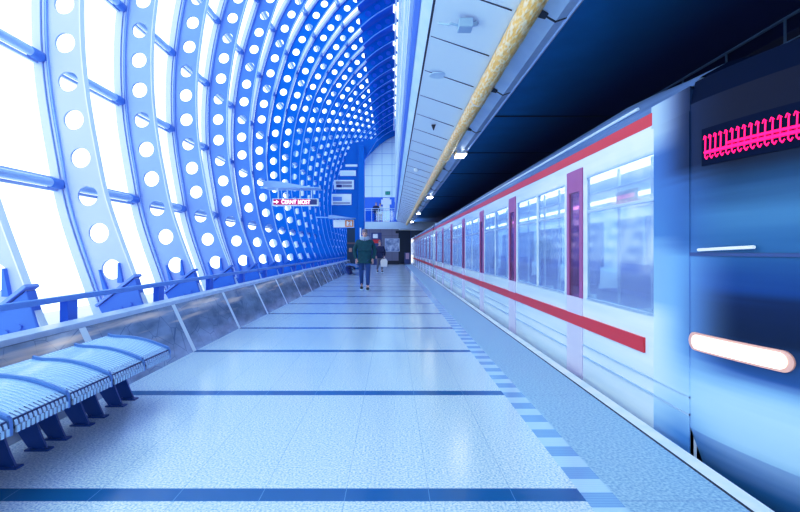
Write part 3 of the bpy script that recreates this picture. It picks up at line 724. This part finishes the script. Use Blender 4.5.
# ------------------------------------------------------------------ train
TX=1.85; TC=3.2; TB=4.55
tr=thing('metro_train','white metro train with red stripes, red doors and dark cab arriving beside the platform','train',(TC,3.1,-1.1))
OX,OY,OZ=TC,3.1,-1.1
def L_(x,y,z): return (x-OX,y-OY,z-OZ)
def tbox(mb,a,b,mi=0): return mb.box(L_(*a),L_(*b),mi)
cars=[(3.1,21.9),(22.5,41.3),(41.9,58.5)]
SILL,HEAD=.73,1.90
def side_strip(z0,z1,y0,y1,th=.03,mb=None,both=True,dx=0):
    mb=mb or MB()
    tbox(mb,(TX-dx,y0,z0),(TX+th,y1,z1))
    if both: tbox(mb,(TB-th,y0,z0),(TB+dx,y1,z1))
    return mb
DOORP=2.62; DW=.42
for ci,(y0,y1) in enumerate(cars):
    doors=[]; y=5.05 if ci==0 else y0+1.9
    while y<y1-1.0: doors.append(y); y+=DOORP
    # lower side, slightly tucked under
    b=MB()
    b.prism([(TX-OX+.10,-.55-OZ),(TX-OX,-.1-OZ),(TX-OX,SILL-OZ),(TX-OX+.04,SILL-OZ),(TX-OX+.04,-.1-OZ),(TX-OX+.14,-.55-OZ)],y0-OY,y1-OY)
    b.prism([(TB-OX-.10,-.55-OZ),(TB-OX,-.1-OZ),(TB-OX,SILL-OZ),(TB-OX-.04,SILL-OZ),(TB-OX-.04,-.1-OZ),(TB-OX-.14,-.55-OZ)],y0-OY,y1-OY)
    side_strip(HEAD,2.085,y0,y1,mb=b)
    # window pillars
    edges=[]
    pos=y0
    segs=[]
    pil=[]
    for d in doors:
        pil.append((d-DW/2-.10,d-DW/2)); pil.append((d+DW/2,d+DW/2+.10)); pil.append((d+DOORP/2-.035,d+DOORP/2+.035))
    pil=[p for p in pil if p[0]>y0 and p[1]<y1]
    pil=[(y0,y0+.30)]+pil+[(y1-.25,y1)]
    for a,c in pil: side_strip(SILL,HEAD,a,c,mb=b)
    # floor-level ends
    tbox(b,(TX+.03,y1-.03,-.1),(TB-.03,y1,2.4))
    b.build('car_body',M['twhite'],tr)
    # roof
    prof=[(TX,2.20),(TX+.06,2.27),(TX+.22,2.36),(TX+.5,2.43),(TC,2.50),(TB-.5,2.43),(TB-.22,2.36),(TB-.06,2.27),(TB,2.20)]
    full=[(TX,2.21),(TX+.06,2.33),(TX+.22,2.45),(TX+.5,2.54),(TC,2.61),(TB-.5,2.54),(TB-.22,2.45),(TB-.06,2.33),(TB,2.21)]
    rm=MB(); rr_=[]
    for yy_,f_ in (((y0,0),(y0+.4,.25),(y0+.9,.75),(y0+1.3,1),(y1,1)) if ci==0 else ((y0,1),(y1,1))):
        rr_.append([L_(a[0],yy_,a[1]+(b_[1]-a[1])*f_) for a,b_ in zip(prof,full)])
    for a,b_ in zip(rr_,rr_[1:]): rm.strip(a,b_)
    rm.add(rr_[-1],[tuple(range(9))]); rm.add(rr_[0],[tuple(range(9))]); rm.build('roof',M['tgrey'],tr,True)
    if ci==0: MB().prism([(x-OX,z-OZ) for x,z in prof[1:-1]],-.02,0).build('cab_bulkhead',M['nose_top'],tr)
    MB().tube(L_(TX+.02,y0+(.7 if ci==0 else 0),2.27),L_(TX+.02,y1,2.27),.013,8).build('rain_gutter',M['pale'],tr,True)
    side_strip(2.085,2.175,y0+(.45 if ci==0 else 0),y1,th=.04,dx=.004).build('upper_red_band',M['red'],tr)
    side_strip(2.175,2.215,y0+(.15 if ci==0 else 0),y1,th=.04).build('cant_rail',M['tgrey'],tr)
    side_strip(.45,.56,y0+(.55 if ci==0 else 0),y1,dx=.016,th=.01).build('lower_red_stripe',M['red'],tr)
    side_strip(.17,.185,y0,y1,dx=.010,th=.01,mb=side_strip(.28,.29,y0,y1,dx=.010,th=.01)).build('side_ribs',M['alu'],tr)
    # windows
    ws=sorted(pil)
    for (a0_,a1_),(c0_,c1_) in zip(ws,ws[1:]):
        if c0_-a1_>.15:
            isdoor=any(abs((a1_+c0_)/2-d)<.1 for d in doors)
            if not isdoor:
                wdw=MB(); tbox(wdw,(TX+.004,a1_,SILL),(TX+.012,c0_,HEAD)); wdw.build('window',M['tglass'],tr)
                wdw=MB(); tbox(wdw,(TB-.012,a1_,SILL),(TB-.004,c0_,HEAD)); wdw.build('window',M['tglass'],tr)
                for zz in (SILL,HEAD-.02,1.55):
                    wf=MB(); tbox(wf,(TX-.006,a1_,zz),(TX+.01,c0_,zz+.02)); wf.build('window_trim',M['alu'],tr)
    for d in doors:
        lo=MB(); tbox(lo,(TX-.012,d-DW/2,-.05),(TX+.03,d+DW/2,SILL)); 
        dm=MB(); tbox(dm,(TX-.012,d-DW/2,1.78),(TX+.03,d+DW/2,2.0))
        tbox(dm,(TX-.012,d-DW/2,SILL),(TX+.03,d-DW/2+.07,1.78)); tbox(dm,(TX-.012,d+DW/2-.07,SILL),(TX+.03,d+DW/2,1.78))
        do=dm.build('door',M['door_red'],tr); lo.build('door_lower_panel',M['door_pale'],do)
        g=MB(); tbox(g,(TX-.002,d-DW/2+.07,SILL),(TX+.012,d+DW/2-.07,1.78)); g.build('door_glass',M['doorglass'],do)
    # interior
    i_=MB(); tbox(i_,(TX+.05,y0+.3,-.05),(TB-.05,y1-.05,0)); i_.build('interior_floor',M['int_floor'],tr)
    i_=MB(); tbox(i_,(TX+.05,y0+.2,2.10),(TB-.05,y1-.05,2.14)); tbox(i_,(TB-.06,y0+.2,0),(TB-.04,y1,SILL+.1)); tbox(i_,(TB-.06,y0+.2,1.8),(TB-.04,y1,2.1))
    tbox(i_,(TB-.06,y0+.2,SILL),(TB-.04,y0+.9,1.9))
    for d in doors: tbox(i_,(TB-.06,d-.3,SILL),(TB-.04,d+.3,1.9))
    i_.build('interior_lining',M['int'],tr)
    i_=MB()
    for xx in (TX+.62,TB-.75): tbox(i_,(xx,y0+.6,2.06),(xx+.14,y1-.4,2.10))
    i_.build('interior_light',M['int_light'],tr)
    i_=MB()
    for d in doors:
        for xa in (TX+.08,TB-.55):
            tbox(i_,(xa,d+.5,.25),(xa+.45,d+2.1,.45)); 
        tbox(i_,(TB-.14,d+.5,.45),(TB-.06,d+2.1,.95))
    i_.build('interior_seats',M['int_seat'],tr)
    i_=MB()
    for d in doors:
        for yy_ in (d-.35,d+.35,d+1.3): i_.tube(L_(TX+.6,yy_,0),L_(TX+.6,yy_,2.08),.018,8)
    i_.tube(L_(TX+.6,y0+.6,1.88),L_(TX+.6,y1-.5,1.88),.016,8); i_.tube(L_(TB-.7,y0+.6,1.88),L_(TB-.7,y1-.5,1.88),.016,8)
    i_.build('handrails',M['white'],tr,True)
    # underframe
    u=MB(); tbox(u,(TX+.25,y0+.4,-1.0),(TB-.25,y1-.3,-.30)); 
    u.build('underframe',M['under'],tr)
    w_=MB()
    for yy_ in (y0+2.2,y0+4.3,y1-4.3,y1-2.2):
        for xx in (TC-.72,TC+.72): w_.tube(L_(xx-.06,yy_,-.78),L_(xx+.06,yy_,-.78),.40,20)
    w_.build('wheels',M['under'],tr,True)
    if ci<2:
        gm2=MB(); tbox(gm2,(TX+.45,y1,-.05),(TB-.45,y1+.6,2.2)); gm2.build('gangway',M['under'],tr)
# cab nose : plan curve x(y), mirrored
plan=[(1.85,3.10),(1.858,2.98),(1.885,2.80),(1.94,2.55),(2.02,2.30),(2.14,2.05),(2.36,1.82),(2.75,1.66),(3.2,1.60)]
plan=plan+[(2*TC-x,y) for x,y in plan[-2::-1]]
def dense(pl,n=5):
    V=[Vector(p) for p in pl]; return [tuple(p) for p in catmull(V,n)]
planD=dense(plan)
def nose(z0,z1,m,name,out=0.0,inset0=0,inset1=0,sel=None,mb=None,y_shift=0,rows=1):
    """band of the cab between heights z0 and z1; inset moves the outline inward"""
    mb=mb or MB(); pd=planD if sel is None else planD[sel[0]:sel[1]]
    def ring(z,ins):
        pts=[]
        for x,y in pd:
            k=1-ins/1.35; pts.append(L_(TC+(x-TC)*(1+out/1.35)*k, 3.1+(y-3.1)*(1-ins/1.6)-out*(1 if y<2.2 else (3.1-y)/.9), z))
        return pts
    R=[ring(z0+(z1-z0)*i/rows, inset0+(inset1-inset0)*i/rows) for i in range(rows+1)]
    for a,b in zip(R,R[1:]): mb.strip(a,b)
    return mb.build(name,m,tr,True) if name else mb
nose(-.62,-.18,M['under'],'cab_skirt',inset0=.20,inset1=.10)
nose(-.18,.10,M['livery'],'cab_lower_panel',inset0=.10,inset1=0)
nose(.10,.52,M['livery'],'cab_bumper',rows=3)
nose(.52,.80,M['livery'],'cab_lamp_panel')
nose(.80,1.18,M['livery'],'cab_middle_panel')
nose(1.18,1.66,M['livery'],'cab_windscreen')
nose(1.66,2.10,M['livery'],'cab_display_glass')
nose(2.10,2.24,M['nose_dark'],'cab_brow',inset1=.03)
nose(2.24,2.44,M['nose_top'],'cab_roof',inset0=.03,inset1=.85,rows=4)
m=nose(1.165,1.185,None,None,out=.006); m.build('cab_trim',M['nose_navy'],tr,True)
# side door pillar of the cab (pale blue) between saloon and nose
b=MB(); tbox(b,(TX-.008,3.10,-.1),(TX+.02,3.52,2.06)); tbox(b,(TX-.003,3.10,2.06),(TX+.06,3.56,2.215)); b.build('cab_pillar',M['livery_side'],tr)
# headlights
def npt(y,z,off):
    # point on the left nose side at depth y
    for (xa,ya),(xb,yb) in zip(planD,planD[1:]):
        if yb<=y<=ya and xa<TC:
            t=(ya-y)/(ya-yb+1e-9); x=xa+(xb-xa)*t; d=Vector((xb-xa,yb-ya)).normalized(); n=Vector((d.y,-d.x)); 
            if n.x>0: n=-n
            return Vector((x+n.x*off,y+n.y*off,z))
    return Vector((TX-off,y,z))
def lamp_strip(name,m,ya,yb,z0,z1,off0,off1,parent,mirror=False,round_=True):
    mb=MB(); n=40; A=[];B=[];A2=[];B2=[]
    for i in range(n+1):
        t=.5-.5*math.cos(PI*i/n); y=ya+(yb-ya)*t; q=1.0
        e=min(t,1-t)*(ya-yb)
        rr=(z1-z0)/2; 
        if round_ and e<rr: q=math.sqrt(max(0,1-((rr-e)/rr)**2))
        zc=(z0+z1)/2; hh=(z1-z0)/2*max(q,.05)
        for lst,zz,of in ((A,zc-hh,off1),(B,zc+hh,off1),(A2,zc-hh,off0),(B2,zc+hh,off0)):
            p=npt(y,zz,of); x=p.x if not mirror else 2*TC-p.x
            lst.append(L_(x,p.y,p.z))
    mb.strip(A,B); mb.strip(A,A2); mb.strip(B,B2); mb.strip([A[0],B[0]],[A2[0],B2[0]]); mb.strip([A[-1],B[-1]],[A2[-1],B2[-1]])
    return mb.build(name,m,parent,True)
for mir in (False,True):
    h=lamp_strip('headlight',M['bezel'],3.10,2.44,.590,.700,0,.012,tr,mir)
    lamp_strip('lens',M['headlight'],3.06,2.47,.603,.687,.012,.02,h,mir)
# destination display on the cab
dsp=lamp_strip('destination_display',M['nose_dark'],2.99,2.30,1.70,1.92,0,.006,tr,False,False)
def ptz(y,z,o=.012):
    p=npt(y,z,o); return L_(p.x,p.y,p.z)
mk=MB(); n=17
for i in range(n):
    t=i/(n-1); y=2.955-.56*t-.04*t; s=.98
    z0=1.735; z1=1.875; dy=.013
    mk.path([ptz(y+.012,z1-.02),ptz(y+.004,z1),ptz(y-.010,z1-.012)],.0032,6)
    mk.path([ptz(y-.004,z1-.010),ptz(y+.000,z0+.015),ptz(y-.012,z0),ptz(y-.022,z0+.016)],.0042,6)
mk.path([ptz(2.955-.6*q/20,1.775) for q in range(21)],.010,6)
mk.path([ptz(2.80-.45*q/20,1.80) for q in range(21)],.008,6)
mk.build('display_glyphs',M['led'],dsp,True)
# small lit display inside the saloon window
b=MB(); tbox(b,(TX+.10,4.0,1.60),(TX+.12,4.35,1.70)); b.build('inner_display',M['nose_dark'],tr)
b=MB(); 
for i in range(9): tbox(b,(TX+.094,4.02+.035*i,1.63),(TX+.10,4.045+.035*i,1.665))
b.build('inner_display_text',M['led_red'],tr)
wp=MB(); wp.path([npt(3.0,1.20,.02)-Vector((OX,OY,OZ)),npt(2.62,1.215,.03)-Vector((OX,OY,OZ))],.010,6); wp.build('wiper',M['white'],tr)
rails=MB()
for xx in (TC-.75,TC+.72): rails.box((xx,YB,-1.25),(xx+.07,60,-1.19))
tag(rails.build('track_rails',M['steel_rail']),'pair of steel rails under the train beside the platform','rails')

# ------------------------------------------------------------------ people
def bake(o):
    dg=bpy.context.evaluated_depsgraph_get(); dg.update()
    me=bpy.data.meshes.new_from_object(o.evaluated_get(dg)); o.modifiers.clear(); o.data=me
    me.polygons.foreach_set('use_smooth',[True]*len(me.polygons)); return o
def skinned(name,verts,edges,radii,m,parent,root_i=0,sub=2):
    me=bpy.data.meshes.new(name); me.from_pydata(verts,edges,[]); o=bpy.data.objects.new(name,me); col.objects.link(o)
    sk=o.modifiers.new('s','SKIN'); sk.use_smooth_shade=True
    for i,r in enumerate(radii):
        v=me.skin_vertices[0].data[i]; v.radius=(r,r) if not isinstance(r,tuple) else r; v.use_root=(i==root_i)
    ss_=o.modifiers.new('u','SUBSURF'); ss_.levels=sub; ss_.render_levels=sub
    bake(o); o.data.materials.clear(); o.data.materials.append(m); o.parent=parent
    return o
def person(label,loc,rz,h=1.8,step=.0,coat='coat',legs='jeans',hoodie='scarf',bag=False,coat_len=.82,sub=2):
    r=thing('person',label,'person',loc); r.rotation_euler=(0,0,rz); k=h/1.8; r.scale=(k,k,k)
    # facing -y.  s: +1 = left side (x+)
    V=[];E=[];R=[]
    def add(p,rad,par=None):
        V.append(p);R.append(rad)
        if par is not None: E.append((par,len(V)-1))
        return len(V)-1
    pel=add((0,0,.95),(.15,.11)); sp=add((0,.01,1.15),(.145,.105),pel); ch=add((0,.0,1.36),(.165,.12),sp); nb=add((0,.01,1.50),(.075,.07),ch)
    nk=add((0,-.0,1.56),.055,nb); hd=add((0,-.015,1.64),(.074,.088),nk); tp=add((0,-.005,1.74),(.070,.085),hd)
    J={}
    for s in (-1,1):
        sh=add((s*.19,.01,1.44),.062,ch); el=add((s*.29,.04,1.16),.047,sh); wr=add((s*.25,-.06,.95),.032,el); pm=add((s*.235,-.085,.885),(.040,.026),wr)
        # four fingers and a thumb, slightly curled
        for q in range(4):
            a=add((s*.235+(q-1.5)*.019*s,-.10,.835),.0088,pm); b_=add((s*.232+(q-1.5)*.020*s,-.105,.800-(.012 if q in(1,2) else 0)),.008,a); add((s*.225+(q-1.5)*.019*s,-.098,.775-(.014 if q in(1,2) else 0)),.007,b_)
        a=add((s*.20,-.10,.87),.010,pm); add((s*.188,-.115,.835),.0085,a)
        f=step*s
        hp=add((s*.095,0,.90),.088,pel); kn=add((s*.10,-.02-f*.5-(.04 if f<0 else 0),.50),.058,hp); an=add((s*.095,.02-f+ (.05 if f<0 else 0),.09),.038,kn); to=add((s*.10,-.12-f,.04),(.036,.026),an)
        J[s]=(hp,kn,an,to)
    body=skinned('body',V,E,R,M['skin'],r,0,sub)
    hm_=MB().ball((0,.012,1.722),.1,(.82,.98,.90),14); hm_.ball((0,.055,1.66),.075,(.95,.7,1.0),12); hm_.build('hair',M['hair'],r,True)
    fc=MB()
    for s in (-1,1): fc.ball((s*.030,-.092,1.665),.010,(1.2,.6,.8),8)
    fc.build('eyes',M['blackpl'],r,True)
    fc=MB().ball((0,-.108,1.635),.016,(.8,1,1.4),8)
    for s in (-1,1): fc.ball((s*.078,.0,1.645),.022,(.4,.8,1.3),8)
    fc.build('nose_and_ears',M['skin'],r,True)
    MB().ball((0,-.094,1.60),.020,(1.2,.4,.35),8).build('mouth',mat('lip',(.45,.2,.22),.5),r,True)
    # coat: torso + sleeves as one surface
    V2=[(0,0,coat_len),(0,0,.98),(0,.0,1.16),(0,0,1.36),(0,.0,1.49)];E2=[(0,1),(1,2),(2,3),(3,4)];R2=[(.215,.155),(.215,.16),(.20,.15),(.205,.15),(.115,.10)]
    for s in (-1,1):
        n=len(V2); V2+=[(s*.205,.01,1.42),(s*.305,.045,1.16),(s*.262,-.055,.95),(s*.245,-.08,.90)]; E2+=[(3,n),(n,n+1),(n+1,n+2),(n+2,n+3)]; R2+=[.078,.066,.056,.050]
    skinned('jacket',V2,E2,R2,M[coat],r,1,sub)
    V3=[(0,0,.97)];E3=[];R3=[(.155,.12)]
    for s in (-1,1):
        hp,kn,an,to=J[s]; n=len(V3)
        V3+=[(V[hp][0],V[hp][1],.86),V[kn],(V[an][0],V[an][1],.13)]; E3+=[(0,n),(n,n+1),(n+1,n+2)]; R3+=[.102,.072,.055]
    skinned('trousers',V3,E3,R3,M[legs],r,0,sub)
    if hoodie:
        sc2=MB()
        for i in range(12):
            a=2*PI*i/12;b=2*PI*(i+1)/12
            sc2.tube((.095*math.cos(a),.085*math.sin(a)-.005,1.525+.02*math.sin(a)),(.095*math.cos(b),.085*math.sin(b)-.005,1.525+.02*math.sin(b)),.058,10)
        sc2.build('scarf',M[hoodie],r,True)
    for s in (-1,1):
        an=V[J[s][2]]; to=V[J[s][3]]
        sh=MB().ball((an[0],(an[1]+to[1])/2,.055),.1,(.50,1.45,.48),12); sh.box((an[0]-.046,to[1]-.05,.0),(an[0]+.046,an[1]+.06,.028),1)
        sh.build('shoe',[M['shoe'],M['sole']],r,True)
    return r
person('person in dark green parka, blue jeans and pale scarf walking toward the camera',(-.82,15.0,0),0.02,1.83,.16)
person('person in navy jacket and grey trousers walking behind the one in the green parka',(-.66,27.0,0),.3,1.72,.14,'navy_coat','grey_cloth',None,coat_len=.9)
person('person in a dark jacket standing behind the balcony railing',(-1.35,YE+.5,3.56),0,1.7,0,'navy_coat','jeans',None,sub=1)
person('person in a white shirt standing at the balcony railing beside the white column',(-1.02,YE+1.0,3.56),0,1.68,0,'white_cloth','grey_cloth',None,sub=1)
bg=thing('carrier_bag','white carrier bag held by the person in the navy jacket','bag',(-.72+.0,26.72,.38))
bg.location=(-.43,26.80,.30)
MB().prism([(-.17,0),(.17,0),(.20,.30),(.12,.42),(-.12,.42),(-.20,.30)],-.06,.06).build('bag_body',M['bag'],bg,bevel=.02)
MB().path([(-.08,0,.41),(-.03,0,.50),(.03,0,.50),(.08,0,.41)],.008).build('handle',M['bag'],bg,True)

# ------------------------------------------------------------------ light, world, camera
w=bpy.data.worlds.new('world'); sc.world=w; w.use_nodes=True
bgn=w.node_tree.nodes['Background']; bgn.inputs[0].default_value=(.91,.985,1,1); bgn.inputs[1].default_value=2.1
def area(name,loc,rot,sx,sy,e,c=(1,1,1)):
    l=bpy.data.lights.new(name,'AREA'); l.shape='RECTANGLE'; l.size=sx; l.size_y=sy; l.energy=e; l.color=c
    o=bpy.data.objects.new(name,l); col.objects.link(o); o.location=loc; o.rotation_euler=rot; return o
cam=bpy.data.cameras.new('camera'); co=bpy.data.objects.new('camera',cam); col.objects.link(co)
co.location=(0,0,H); co.rotation_euler=(PI/2,0,0); cam.sensor_width=36; cam.lens=22.5; cam.shift_x=.01; cam.shift_y=-.0075; cam.clip_start=.05; cam.clip_end=300
sc.camera=co
vs=sc.view_settings; vs.view_transform='Standard'; vs.look='None'; vs.exposure=0; vs.gamma=1
vs.use_curve_mapping=True
cm_=vs.curve_mapping.curves[3]
cm_.points.new(.22,.175); cm_.points.new(.72,.75); vs.curve_mapping.update()
sc.cycles.use_denoising=True; sc.cycles.max_bounces=8; sc.cycles.transparent_max_bounces=16
